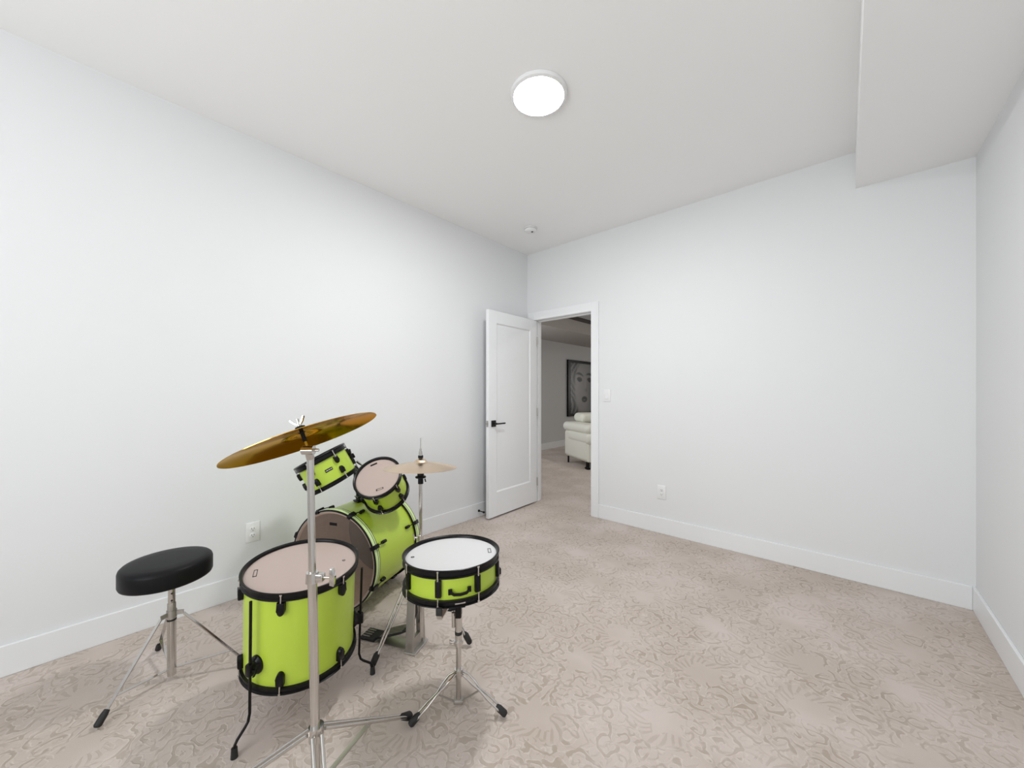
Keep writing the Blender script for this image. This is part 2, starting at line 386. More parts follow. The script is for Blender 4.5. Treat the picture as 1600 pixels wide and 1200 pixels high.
# ------------------------------------------------------------------ next room
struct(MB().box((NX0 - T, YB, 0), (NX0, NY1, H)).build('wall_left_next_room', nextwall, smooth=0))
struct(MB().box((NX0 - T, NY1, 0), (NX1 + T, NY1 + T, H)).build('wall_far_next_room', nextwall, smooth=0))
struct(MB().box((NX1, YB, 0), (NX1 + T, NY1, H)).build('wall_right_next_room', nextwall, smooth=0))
struct(MB().box((NX0 - T, YB, H), (NX1 + T, NY1 + T, H + 0.1)).build('ceiling_next_room', ceilm, smooth=0))
baseboard('baseboard_next_room', (NX0, YB + T, 0), (NX0 + 0.014, NY1, BB), 0)
struct(MB().box((NX0, YB + T, 2.38), (-3.82, NY1, 2.60)).build('trim_3', soffitm, smooth=0))
struct(MB().box((NX0, YB + T, 2.60), (-3.80, NY1, 2.67)).build('dark_band', brownm, smooth=0))  # dark brown strip along the top of the soffit face
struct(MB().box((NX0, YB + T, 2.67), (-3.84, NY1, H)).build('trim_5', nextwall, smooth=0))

def portrait():
    Y0, Y1, Z0, Z1 = 7.405, 8.93, 0.676, 2.01; X = NX0
    t = thing('framed_picture', 'large black-framed grey portrait print of a face above the white sofa', 'picture', loc=(X, (Y0 + Y1) / 2, Z0))
    fw = 0.10
    m = MB()
    for a, b_ in (((Y0, Z0), (Y1, Z0 + .06)), ((Y0, Z1 - .06), (Y1, Z1)), ((Y0, Z0 + .06), (Y0 + fw, Z1 - .06)), ((Y1 - fw, Z0 + .06), (Y1, Z1 - .06))):
        m.box((0.001, a[0] - (Y0 + Y1) / 2, a[1] - Z0), (0.045, b_[0] - (Y0 + Y1) / 2, b_[1] - Z0))
    m.build('picture_frame', black, t, smooth=0)
    ny, nz = 150, 130
    me = bpy.data.meshes.new('print'); vs = []; cs = []
    def g(y, z, cy, cz, sy, sz, rot=0):
        c, s = math.cos(rot), math.sin(rot); u, v = y - cy, z - cz; u, v = (u * c + v * s) / sy, (-u * s + v * c) / sz
        return math.exp(-(u * u + v * v))
    def e(y, z, cy, cz, sy, sz, k=12, rot=0):
        c, s = math.cos(rot), math.sin(rot); u, v = y - cy, z - cz; u, v = (u * c + v * s) / sy, (-u * s + v * c) / sz
        return 1 / (1 + math.exp(min(60, k * (math.hypot(u, v) - 1))))
    def tone(y, z):
        face = e(y, z, 8.20, 1.36, 0.47, 0.72, 22)
        hair = 0.16 + 0.14 * math.sin(38 * y + 9 * math.sin(5 * z) + 3 * z) + 0.06 * math.sin(90 * y - 14 * z)
        c = hair * (1 - face) + face * (0.58 - 0.28 * g(y, z, 8.55, 1.2, .25, .6))
        for cy in (7.95, 8.43):
            c *= 1 - 0.85 * e(y, z, cy, 1.56, 0.115, 0.055, 14, -0.1)
            c *= 1 - 0.75 * e(y, z, cy - .0, 1.545, 0.05, 0.05, 8)
            c *= 1 - 0.75 * e(y, z, cy, 1.70 - 1.2 * (y - cy) ** 2, 0.17, 0.03, 9, -0.12)
            c += 0.25 * g(y, z, cy + .02, 1.575, .012, .012)
        c *= 1 - 0.35 * g(y, z, 8.25, 1.30, .05, .05)
        c += 0.14 * g(y, z, 8.22, 1.42, .03, .16)
        c *= 1 - 0.88 * e(y, z, 8.18, 1.07, 0.13, 0.075, 16)
        c += 0.20 * g(y, z, 8.18, 1.055, .07, .012)
        c *= 1 - 0.5 * g(y, z, 8.2, 0.72, .4, .06)
        return max(0.01, min(0.8, c * 0.52))
    for j in range(nz + 1):
        for i in range(ny + 1):
            y = Y0 + fw + (Y1 - Y0 - 2 * fw) * i / ny; z = Z0 + .06 + (Z1 - Z0 - .12) * j / nz
            vs.append((0.012, y - (Y0 + Y1) / 2, z - Z0)); cs.append(tone(y, z))
    fs = [(j * (ny + 1) + i, j * (ny + 1) + i + 1, (j + 1) * (ny + 1) + i + 1, (j + 1) * (ny + 1) + i) for j in range(nz) for i in range(ny)]
    me.from_pydata(vs, [], fs)
    ca = me.color_attributes.new('ink', 'FLOAT_COLOR', 'POINT')
    for k, c in enumerate(cs): ca.data[k].color = (c, c, c, 1)
    pm = mat('printed_portrait', (0.3, 0.3, 0.3), 0.25); at = pm.node_tree.nodes.new('ShaderNodeAttribute'); at.attribute_name = 'ink'
    pm.node_tree.links.new(at.outputs['Color'], pm.node_tree.nodes['Principled BSDF'].inputs['Base Color'])
    me.materials.append(pm)
    o = bpy.data.objects.new('print', me); COL.objects.link(o); o.parent = t
portrait()

def puff(m, lo, hi, r, M=None): m.rbox(lo, hi, r, 6, M); return m
def sofa():
    d1 = Vector((0.87, -0.49, 0)).normalized(); d2 = Vector((-d1.y, d1.x, 0)); o = Vector((-3.76, 5.61, 0))
    M = Matrix(((d1.x, d2.x, 0, o.x), (d1.y, d2.y, 0, o.y), (0, 0, 1, 0), (0, 0, 0, 1)))
    t = thing('leather_sofa', 'white leather sofa with padded arms standing in the room beyond the doorway', 'sofa', M=M)
    D, W = 0.80, 1.95
    puff(MB(), (0.01, 0.02, 0.12), (D, W - 0.02, 0.42), 0.03).build('base', leather, t)
    for y0 in (0.0, W - 0.27):
        m = MB(); puff(m, (0, y0, 0.13), (D - .02, y0 + 0.25, 0.58), 0.05); puff(m, (0.12, y0 - 0.015, 0.40), (D + 0.05, y0 + 0.28, 0.60), 0.08)
        m.build('armrest', leather, t)
        puff(MB(), (-0.03, y0 - 0.03, 0.57), (D + 0.04, y0 + 0.30, 0.725), 0.072).build('arm_pad', leather, t)
    puff(MB(), (-0.04, 0.22, 0.30), (0.26, W - 0.22, 0.74), 0.08).build('backrest', leather, t)
    for k in range(2):
        y0 = 0.27 + k * 0.72
        puff(MB(), (0.20, y0, 0.40), (D + 0.03, y0 + 0.70, 0.52), 0.05).build('seat_cushion', leather, t)
        puff(MB(), (0.0, y0 - 0.10, 0.72), (0.34, y0 + 0.60, 0.88), 0.075).build('headrest', leather, t)
    for x in (0.05, D - 0.09):
        for y in (0.06, W - 0.06):
            m = MB().cyl((x, y, 0), (x, y, 0.14), 0.016 if x < .1 else 0.03, 0.014 if x < .1 else 0.022)
            if x > .1: m.rbox((x - .05, y - .03, 0.0), (x + .05, y + .03, .035), .012)
            m.build('sofa_leg', black, t)
sofa()

# ------------------------------------------------------------------ fittings
def ceiling_lamp():
    t = thing('ceiling_light', 'round white flush ceiling lamp, lit, in the middle of the ceiling', 'ceiling light', loc=(-1.213, 1.571, H))
    MB().lathe([(0, -0.001), (0.149, -0.001), (0.150, -0.008), (0.147, -0.018), (0.138, -0.023), (0.1325, -0.023), (0.1315, -0.018), (0, -0.018)], 96).build('lamp_housing', plastic, t)
    MB().lathe([(0.1310, -0.0182), (0.1305, -0.0215), (0.11, -0.0235), (0.06, -0.025), (0, -0.0255)], 96).build('diffuser', lampm, t, label='glowing white diffuser')
ceiling_lamp()
def smoke_alarm():
    t = thing('smoke_alarm', 'small round white smoke alarm on the ceiling near the far corner', 'smoke alarm', loc=(-2.264, 2.804, H))
    MB().lathe([(0, -0.001), (0.062, -0.001), (0.064, -0.008), (0.062, -0.012), (0.050, -0.013), (0.050, -0.019), (0.057, -0.020), (0.056, -0.030), (0.045, -0.040), (0.012, -0.043), (0, -0.043)], 48).build('alarm_body', plastic, t)
    MB().lathe([(0.011, -0.0425), (0.011, -0.0450), (0, -0.0455)], 20, Matrix.Translation((0.02, 0, 0.001))).build('test_button', darkslot, t)
smoke_alarm()
def wall_plate(name, label, cat, c, facing, kind):
    # facing: outward normal
    n = Vector(facing); x = Vector((0, 0, 1)).cross(n)
    M = Matrix(((x.x, 0, n.x, c[0]), (x.y, 0, n.y, c[1]), (0, 1, 0, c[2]), (0, 0, 0, 1)))
    t = thing(name, label, cat, M=M)
    MB().rbox((-0.037, -0.060, 0.0), (0.037, 0.060, 0.0065), 0.003, 2).build('cover_plate', plastic, t)
    if kind == 'outlet':
        for s in (-1, 1):
            r = MB().prism([(0.0165 * math.cos(a) * (1 if abs(math.cos(a)) < .9 else 1), 0.0145 * math.sin(a)) for a in [2 * PI * k / 24 for k in range(24)]], 0.006, 0.0085, Matrix.Translation((0, s * 0.0195, 0)), 0.0006)
            rr = r.build('receptacle', plastic, t)
            q = MB()
            for sx in (-1, 1): q.box((sx * 0.0062 - 0.0012, s * 0.0195 - 0.001, 0.0083), (sx * 0.0062 + 0.0012, s * 0.0195 + 0.008, 0.0089))
            q.cyl((0, s * 0.0195 - 0.0075, 0.0083), (0, s * 0.0195 - 0.0075, 0.0089), 0.0024, n=12)
            q.build('slots', darkslot, rr)
    else:
        MB().rbox((-0.0175, -0.034, 0.005), (0.0175, 0.034, 0.008), 0.001, 1).build('rocker_frame', plastic, t)
        MB().prism([(0.006, -0.031), (0.0125, -0.031), (0.009, 0), (0.008, 0.031), (0.006, 0.031)], -0.015, 0.015, Matrix(((0, 0, 1, 0), (0, 1, 0, 0), (1, 0, 0, 0), (0, 0, 0, 1)))).build('rocker', plastic, t)
wall_plate('wall_outlet', 'white duplex outlet on the left wall, behind the drum kit', 'outlet', (XL, 0.662, 0.374), (1, 0, 0), 'outlet')
wall_plate('wall_outlet', 'white duplex outlet low on the back wall, right of the doorway', 'outlet', (-1.214, YB, 0.360), (0, -1, 0), 'outlet')
wall_plate('light_switch', 'white rocker light switch beside the door casing', 'switch', (-1.738, YB, 1.207), (0, -1, 0), 'switch')
t = thing('door_stop', 'small black door stop sticking out of the baseboard behind the open door', 'door stop', loc=(XL + 0.014, 2.56, 0.062))
MB().cyl((0, 0, 0), (0.006, 0, 0), 0.012).cyl((0.005, 0, 0), (0.066, 0, 0), 0.0045).build('stop_rod', matteblk, t)
MB().cyl((0.064, 0, 0), (0.080, 0, 0), 0.009).build('rubber_tip', rubber, t)

# ------------------------------------------------------------------ drums
def bullet(w, h_, point=-1):       # outline of a lug: round at one end, square at the other
    pts = [(-w / 2, h_ / 2 * -point), (-w / 2, -h_ * 0.1 * -point)]
    for k in range(1, 8):
        a = PI * k / 8; pts.append((-w / 2 * math.cos(a), (-h_ * 0.1 - (h_ * 0.4) * math.sin(a)) * -point))
    pts += [(w / 2, -h_ * 0.1 * -point), (w / 2, h_ / 2 * -point)]
    return pts if point < 0 else pts[::-1]
def head_logo(parent, a, r, z, w, h_, rot=None, m=black, hollow=True):
    e = polar(a, r, z); M = Matrix.Translation(e) @ Matrix.Rotation(a + PI / 2 if rot is None else rot, 4, 'Z')
    q = MB(); b_ = 0.0022
    if hollow:
        q.box((-w / 2, -h_ / 2, 0), (w / 2, -h_ / 2 + b_, .0004), M).box((-w / 2, h_ / 2 - b_, 0), (w / 2, h_ / 2, .0004), M).box((-w / 2, -h_ / 2, 0), (-w / 2 + b_ * 2, h_ / 2, .0004), M).box((w / 2 - b_ * 2, -h_ / 2, 0), (w / 2, h_ / 2, .0004), M)
    else: q.box((-w / 2, -h_ / 2, 0), (w / 2, h_ / 2, .0004), M)
    return q.build('head_logo', m, parent, smooth=0)
def drum(name, label, c, n, Rr, L, N, phase, head, lug=(0.023, 0.042), tall=False, lz=0.062, cat='drum', rodlen=None):
    M = frame(Vector(c) - Vector(n).normalized() * L, n)
    t = thing(name, label, cat, M=M)
    rs = Rr - 0.014; hh0 = 0.030
    # shell, green outside and bare inside
    MB().lathe([(rs, 0.012), (rs, L - 0.012), (rs - 0.007, L - 0.012), (rs - 0.007, 0.012)], 96, closed=True, mats=[0, 1, 1, 1]).build('shell', [green, wood], t)
    for s in (1, -1):
        hh = hh0 if s > 0 else 0.024
        def z(v): return L - v if s > 0 else v
        prof = [(rs + 0.0015, z(hh)), (rs + 0.0115, z(hh)), (rs + 0.0120, z(hh - 0.005)), (rs + 0.0075, z(hh - 0.008)), (rs + 0.0075, z(0.006)), (Rr - 0.001, z(0.003)), (Rr, z(0.0005)), (Rr - 0.003, z(-0.001)), (rs + 0.004, z(0.003)), (rs + 0.0015, z(0.009))]
        MB().lathe(prof, 96, closed=True).build('hoop', black, t)
        hd = MB().lathe([(0, z(0.0105)), (rs - 0.012, z(0.0105)), (rs - 0.003, z(0.0105)), (rs + 0.001, z(0.0125)), (rs + 0.0013, z(0.024)), (rs + 0.0007, z(0.024)), (rs + 0.0004, z(0.0129)), (rs - 0.003, z(0.0111)), (0, z(0.0111))], 96).build('batter_head' if s > 0 else 'bottom_head', head if s > 0 else head_clear, t)
        if s > 0: top = hd
    for k in range(N):
        a = R(phase + 360 / N * k)
        if tall:
            g = MB().rbox((-0.011, 0.034, 0), (0.011, L - 0.034, 0.014), 0.004, 2, radial(a, rs - 0.001, 0))
            lg = g.build('lug', black, t)
            for z0, z1 in ((L - 0.036, L - 0.004), (0.036, 0.004)):
                MB().cyl(polar(a, rs + 0.0120, z0), polar(a, rs + 0.0120, z1), 0.0028, n=10).cyl(polar(a, rs + 0.012, z1 - 0.003), polar(a, rs + 0.012, z1 + 0.003), 0.0048, n=8).build('tension_rod', chrome, lg)
        else:
            for s in (1, -1):
                zz = (L - lz) if s > 0 else lz
                lg = MB().prism(bullet(lug[0], lug[1], -1 if s > 0 else 1), 0, 0.019, radial(a, rs - 0.0015, zz), 0.005).build('lug', black, t)
                z0 = zz + s * lug[1] * 0.45; z1 = L - 0.005 if s > 0 else 0.005
                MB().cyl(polar(a, rs + 0.0120, z0), polar(a, rs + 0.0120, z1), 0.0026, n=10).cyl(polar(a, rs + 0.012, z1 - 0.003), polar(a, rs + 0.012, z1 + 0.003), 0.0046, n=8).build('tension_rod', chrome, lg)
    return t, rs, top

def bracket(t, rs, a, z, size=0.03, wing=True):
    q = MB(); Mr = radial(a, rs - 0.001, z)
    q.lathe([(size, 0), (size, 0.006), (size * 0.75, 0.014), (size * 0.45, 0.020), (0, 0.020)], 32, Mr @ Matrix.Diagonal((0.85, 1.15, 1, 1)))
    q.rbox((-0.012, -0.022, 0.012), (0.012, 0.022, 0.040), 0.005, 2, Mr)
    b_ = q.build('leg_bracket', black, t)
    if wing:
        w = MB().cyl(Mr @ Vector((0.010, 0, 0.028)), Mr @ Vector((0.024, 0, 0.028)), 0.004)
        w.strip([Mr @ Vector((0.022, -0.016, 0.034)), Mr @ Vector((0.026, 0, 0.028)), Mr @ Vector((0.022, 0.018, 0.020))], 0.008, 0.004, Mr.to_3x3() @ Vector((0, 0, 1)))
        w.build('wing_screw', black, b_)
    return b_

# floor tom
ft, rs, hd = drum('floor_tom', 'large green floor tom on three black legs, nearest drum to the stool', (-1.622, 0.562, 0.556), (0.094, -0.015, 0.995), 0.208, 0.376, 6, 22, head_clear, lug=(0.026, 0.048), lz=0.058)
head_logo(hd, R(250), 0.158, 0.376 - 0.0103, 0.052, 0.013)
MB().lathe([(0.006, 0), (0.006, 0.0006), (0.003, 0.0007)], 16, Matrix.Translation(polar(R(62), 0.150, 0.376 - 0.0103))).build('air_vent', darkslot, hd)
Mf = ft.matrix_world.copy(); Mf = frame(Vector((-1.622, 0.562, 0.556)) - Vector((0.094, -0.015, 0.995)).normalized() * 0.376, (0.094, -0.015, 0.995)); Mi = Mf.inverted()
for a, zb, ztop in ((R(296), 0.100, 0.349), (R(66), 0.092, 0.316), (R(180), 0.095, 0.324)):
    bracket(ft, rs, a, zb)
    p_top = polar(a, rs + 0.027, ztop); p_b = polar(a, rs + 0.027, zb - 0.02)
    wt = Mf @ p_top; wb = Mf @ p_b; dr = (wb - wt).normalized()
    knee = wt + dr * ((wt.z - 0.085) / -dr.z); out = (Mf.to_3x3() @ polar(a, 1, 0)); out.z = 0; out.normalize()
    pts = [wt, wt + dr * 0.1, knee + Vector((0, 0, 0.02)), knee + out * 0.006 - Vector((0, 0, .004)), knee + out * 0.016 - Vector((0, 0, 0.014)), knee + out * 0.045 - Vector((0, 0, 0.034)), knee + out * 0.053 - Vector((0, 0, 0.044)), knee + out * 0.055 - Vector((0, 0, 0.078))]
    lg = MB().tube([Mi @ p for p in pts], 0.0048).build('leg', black, ft)
    f0 = knee + out * 0.055
    MB().cyl(Mi @ Vector((f0.x, f0.y, 0.034)), Mi @ Vector((f0.x, f0.y, 0.001)), 0.009, 0.011).build('rubber_foot', rubber, lg)

# snare drum
SNC = Vector((-1.171, 0.952, 0.608)); SNN = Vector((-0.037, 0.019, 0.999))
sn, rs, hd = drum('snare_drum', 'shallow green snare drum with a white head on a chrome stand', SNC, SNN, 0.190, 0.128, 8, 36, head_white, tall=True)
head_logo(hd, R(36 + 14), 0.150, 0.128 - 0.0103, 0.046, 0.013)
MB().lathe([(0.007, 0), (0.007, 0.0006), (0.003, 0.0007)], 16, Matrix.Translation(polar(R(235), 0.150, 0.128 - 0.0103))).build('air_vent', darkslot, hd)
# strainer handle on the shell facing the camera
Ms = frame(SNC - SNN.normalized() * 0.128, SNN)
aview = az(Ms.inverted() @ Vector((0.0, 0.0, 0.6))) + R(9)
q = MB(); Mr = radial(aview, rs - 0.001, 0.052)
for sx in (-1, 1): q.rbox((sx * 0.034 - 0.007, -0.010, 0), (sx * 0.034 + 0.007, 0.010, 0.006), 0.002, 2, Mr)
q.strip([Mr @ Vector(p) for p in ((-0.034, 0, 0.006), (-0.022, -0.006, 0.014), (0, -0.008, 0.016), (0.022, -0.006, 0.014), (0.034, 0, 0.006))], 0.009, 0.005, (0, 0, 1))
q.build('strainer', black, sn)
q = MB().rbox((-0.02, -0.045, -0.002), (0.02, -0.038, 0.010), 0.002, 1, Mr); q.build('snare_clamp', chrome, sn)
q = MB()
for k in range(12): q.cyl(Ms.inverted() @ Ms @ Vector((-0.14, -0.011 + k * 0.002, 0.0085)), Vector((0.14, -0.011 + k * 0.002, 0.0085)), 0.0006, n=6)
q.build('snare_wires', dullchrome, sn)

# rack toms
def badge(t, rs, a, z, w=0.042, h_=0.017):
    b_ = MB().rbox((-w / 2, -h_ / 2, 0), (w / 2, h_ / 2, 0.003), 0.0015, 1, radial(a, rs - 0.0006, z)).build('badge', black, t, label='small black maker plate')
    q = MB()
    for k in range(6):
        x = -w * 0.36 + k * w * 0.145; hh = h_ * (0.34 if k % 2 else 0.22)
        q.box((x - 0.0019, -hh * 0.5, 0.003), (x + 0.0019, hh * 0.5, 0.0034), radial(a, rs - 0.0006, z))
    q.build('badge_mark', printw, b_, smooth=0)
T1C, T1N = Vector((-2.335, 0.900, 0.861)), Vector((-0.251, -0.386, 0.888))
t1, rs1, h1 = drum('rack_tom', 'small green rack tom tilted away, farther left of the two above the bass drum', T1C, T1N, 0.150, 0.182, 6, 42, head_clear, lz=0.060)
M1 = frame(T1C - T1N.normalized() * 0.182, T1N)
T2C, T2N = Vector((-2.013, 1.091, 0.755)), Vector((0.42, -0.569, 0.707))
t2, rs2, h2 = drum('rack_tom', 'small green rack tom facing the room with its pinkish head, partly behind the small cymbal', T2C, T2N, 0.137, 0.190, 6, 38, head_clear, lz=0.060)
M2 = frame(T2C - T2N.normalized() * 0.190, T2N)
av = az(M1.inverted() @ Vector((0, 0, 1.235)))
badge(t1, rs1, av + R(2), 0.092)
a2 = az(M2.inverted() @ (T2C + Vector((-0.12, -0.02, 0.12))))
head_logo(h2, a2 - R(10), 0.100, 0.190 - 0.0103, 0.040, 0.011, hollow=False)
head_logo(h2, a2 + R(165), 0.085, 0.190 - 0.0103, 0.040, 0.012)

# bass drum
BC, BN = Vector((-2.150, 0.897, 0.291)), Vector((0.421, -0.907, 0.0)).normalized()
BL, BR = 0.452, 0.285
MBs = frame(BC - BN * BL, BN)
bd = thing('bass_drum', 'big green bass drum lying on its side behind the floor tom', 'drum', M=MBs)
rsb = BR - 0.014
MB().lathe([(rsb, 0.010), (rsb, BL - 0.010), (rsb - 0.008, BL - 0.010), (rsb - 0.008, 0.010)], 128, closed=True, mats=[0, 1, 1, 1]).build('shell', [green, wood], bd)
for s in (1, -1):
    def z(v): return BL - v if s > 0 else v
    prof = [(rsb + 0.006, z(0.0)), (BR - 0.003, z(0.0)), (BR, z(0.003)), (BR, z(0.007)), (BR, z(0.027)), (BR, z(0.031)), (BR, z(0.039)), (BR, z(0.043)), (BR - 0.003, z(0.045)), (rsb + 0.006, z(0.045))]
    MB().lathe(prof, 128, closed=True, mats=[0, 0, 0, 1, 0, 1, 0, 0, 0, 0]).build('hoop', [black, inlay], bd)
    MB().lathe([(rsb - 0.002, z(-0.002 + 0.008)), (rsb + 0.006, z(0.004)), (rsb + 0.0065, z(0.024)), (rsb + 0.0005, z(0.024)), (rsb + 0.0003, z(0.012))], 128, closed=True).build('head_collar', head_clear if s > 0 else black, bd)
    hd = MB().lathe([(0, z(0.008)), (rsb + 0.0005, z(0.008))] if s > 0 else [(0, z(0.0075)), (rsb + 0.0005, z(0.0075)), (rsb + 0.0005, z(0.0085)), (0, z(0.0085))], 128).build('batter_head' if s > 0 else 'front_head', head_bass if s > 0 else head_black, bd)
    if s > 0: bh = hd
for k in range(8):
    a = R(21 + 45 * k)
    for s in (1, -1):
        zc = BL - 0.105 if s > 0 else 0.105; zr = BL if s > 0 else 0.0
        Mr = radial(a, rsb - 0.0015, zc)
        lg = MB().rbox((-0.009, -0.019, 0), (0.009, 0.019, 0.021), 0.007, 3, Mr).build('lug', black, bd)
        MB().cyl(polar(a, rsb + 0.014, zc), polar(a, BR + 0.006, zr - s * 0.030), 0.0028, n=10).build('tension_rod', black, lg)
        cl = MB(); Mc = radial(a, 0, 0)
        cl.prism([(BR + 0.002, zr - s * 0.046), (BR + 0.015, zr - s * 0.038), (BR + 0.012, zr - s * 0.004), (BR + 0.002, zr + s * 0.007), (BR - 0.012, zr + s * 0.007), (BR - 0.012, zr + s * 0.002), (BR + 0.002, zr + s * 0.001)], -0.011, 0.011,
                 Matrix(((math.cos(a), 0, -math.sin(a), 0), (math.sin(a), 0, math.cos(a), 0), (0, 1, 0, 0), (0, 0, 0, 1))))
        if k in (0, 2): pass
        cl.build('claw_hook', black, lg)
head_logo(bh, R(90), 0.205, BL - 0.0078, 0.050, 0.016, hollow=False)
# spurs
for s in (-1, 1):
    a = R(90) + s * R(103); Mr = radial(a, rsb - 0.001, 0.09)
    b_ = MB().rbox((-0.018, -0.02, 0), (0.018, 0.02, 0.022), 0.006, 2, Mr).build('spur_bracket', black, bd)
    w0 = MBs @ polar(a, rsb + 0.014, 0.09); o_ = MBs.to_3x3() @ polar(a, 1, 0); o_.z = 0; o_.normalize()
    w1 = Vector((w0.x, w0.y, 0)) + o_ * 0.10 - BN * 0.10; w1.z = 0.008
    sp = MB().cyl(MBs.inverted() @ w0, MBs.inverted() @ w1, 0.006).build('spur', chrome, b_)
    sp2 = None
# tom holder: clamp plate on the bass shell, post, two arms into the toms
hold_w = MBs @ polar(R(90), rsb + 0.001, 0.225)
th = thing('tom_holder', 'black and chrome double tom holder standing on top of the bass drum', 'tom holder', loc=hold_w)
top = Vector((-0.02, 0.0, 0.155))
MB().rbox((-0.03, -0.03, 0.0), (0.03, 0.03, 0.012), 0.005).rbox((-0.018, -0.018, 0.008), (0.018, 0.018, 0.05), 0.005).build('base_plate', black, th)
MB().cyl((0, 0, 0.02), top, 0.0105).build('post', chrome, th)
MB().cyl((0.012, -0.012, 0.036), (0.034, -0.034, 0.036), 0.004).strip([(0.028, -0.045, 0.050), (0.034, -0.036, 0.036), (0.042, -0.026, 0.026)], 0.008, 0.004, (0, 0, 1)).build('wing_screw', chrome, th)
MB().rbox(top - Vector((0.030, 0.018, 0.02)), top + Vector((0.030, 0.018, 0.02)), 0.008).build('arm_clamp', black, th)
def tom_arm(Mt, rs, zt, tc):
    h_ = hold_w + top; loc = Mt.inverted() @ h_; a = math.atan2(loc.y, loc.x)
    end = Mt @ polar(a, rs + 0.027, zt - 0.0405); Mr = radial(a, rs - 0.001, zt)
    mid = Mt @ polar(a, rs + 0.045, 0.0)
    MB().tube([p - hold_w for p in (h_, h_ + (mid - h_) * 0.5, mid, mid + (end - mid) * 0.5, end)], 0.0075).build('tom_arm', chrome, th)
    return Mr
Mr = tom_arm(M1, rs1, 0.085, T1C)
bb = MB().rbox((-0.022, -0.030, 0), (0.022, 0.030, 0.018), 0.006, 2, Mr).rbox((-0.014, -0.016, 0.012), (0.014, 0.016, 0.034), 0.006, 2, Mr).build('mount_bracket', black, t1)
MB().strip([Mr @ Vector((0.016, 0.016, 0.024)), Mr @ Vector((0.022, 0.03, 0.030)), Mr @ Vector((0.026, 0.044, 0.034))], 0.009, 0.005, (0, 0, 1)).build('wing_screw', black, bb)
Mr = tom_arm(M2, rs2, 0.100, T2C)
bb = MB().rbox((-0.022, -0.030, 0), (0.022, 0.030, 0.018), 0.006, 2, Mr).rbox((-0.014, -0.016, 0.012), (0.014, 0.016, 0.034), 0.006, 2, Mr).build('mount_bracket', black, t2)
MB().strip([Mr @ Vector((0.0, 0.016, 0.030)), Mr @ Vector((0.0, 0.06, 0.034)), Mr @ Vector((0.006, 0.098, 0.040))], 0.007, 0.004, (0, 1, 0)).build('wing_screw', black, bb)

# ------------------------------------------------------------------ cymbals
def cymbal(name, label, c, n, rad, bell_r, bell_h, rise, m):
    t = 0.0012; top = []; bot = []
    P = [(0.006, bell_h + rise), (bell_r * 0.35, bell_h * 0.95 + rise), (bell_r * 0.7, bell_h * 0.68 + rise), (bell_r * 0.92, bell_h * 0.22 + rise), (bell_r * 1.08, rise * 0.97)]
    for k in range(1, 15):
        f = k / 14; r = bell_r * 1.08 + (rad - bell_r * 1.08) * f; P.append((r, rise * 0.97 * (1 - f ** 1.35)))
    prof = P + [(r, z - t) for r, z in P[::-1]]
    o = MB().lathe(prof, 128, closed=True).build(name, m, None, smooth=60)
    o.matrix_world = frame(c, n); tag(o, label, 'cymbal'); return o
CC, CN = Vector((-1.148, 0.402, 1.102)), Vector((-0.332, -0.199, 0.922)).normalized()
cymbal('crash_cymbal', 'large golden cymbal tilted high over the drums on the tall chrome stand', CC, CN, 0.203, 0.045, 0.014, 0.016, brass_crash)
HX, HY = -1.568, 1.080
cymbal('hi_hat_cymbal', 'small pale bronze cymbal lying level on the hi-hat stand', (HX, HY, 0.864), (-0.035, 0.045, 1), 0.176, 0.034, 0.018, 0.028, brass_hat)

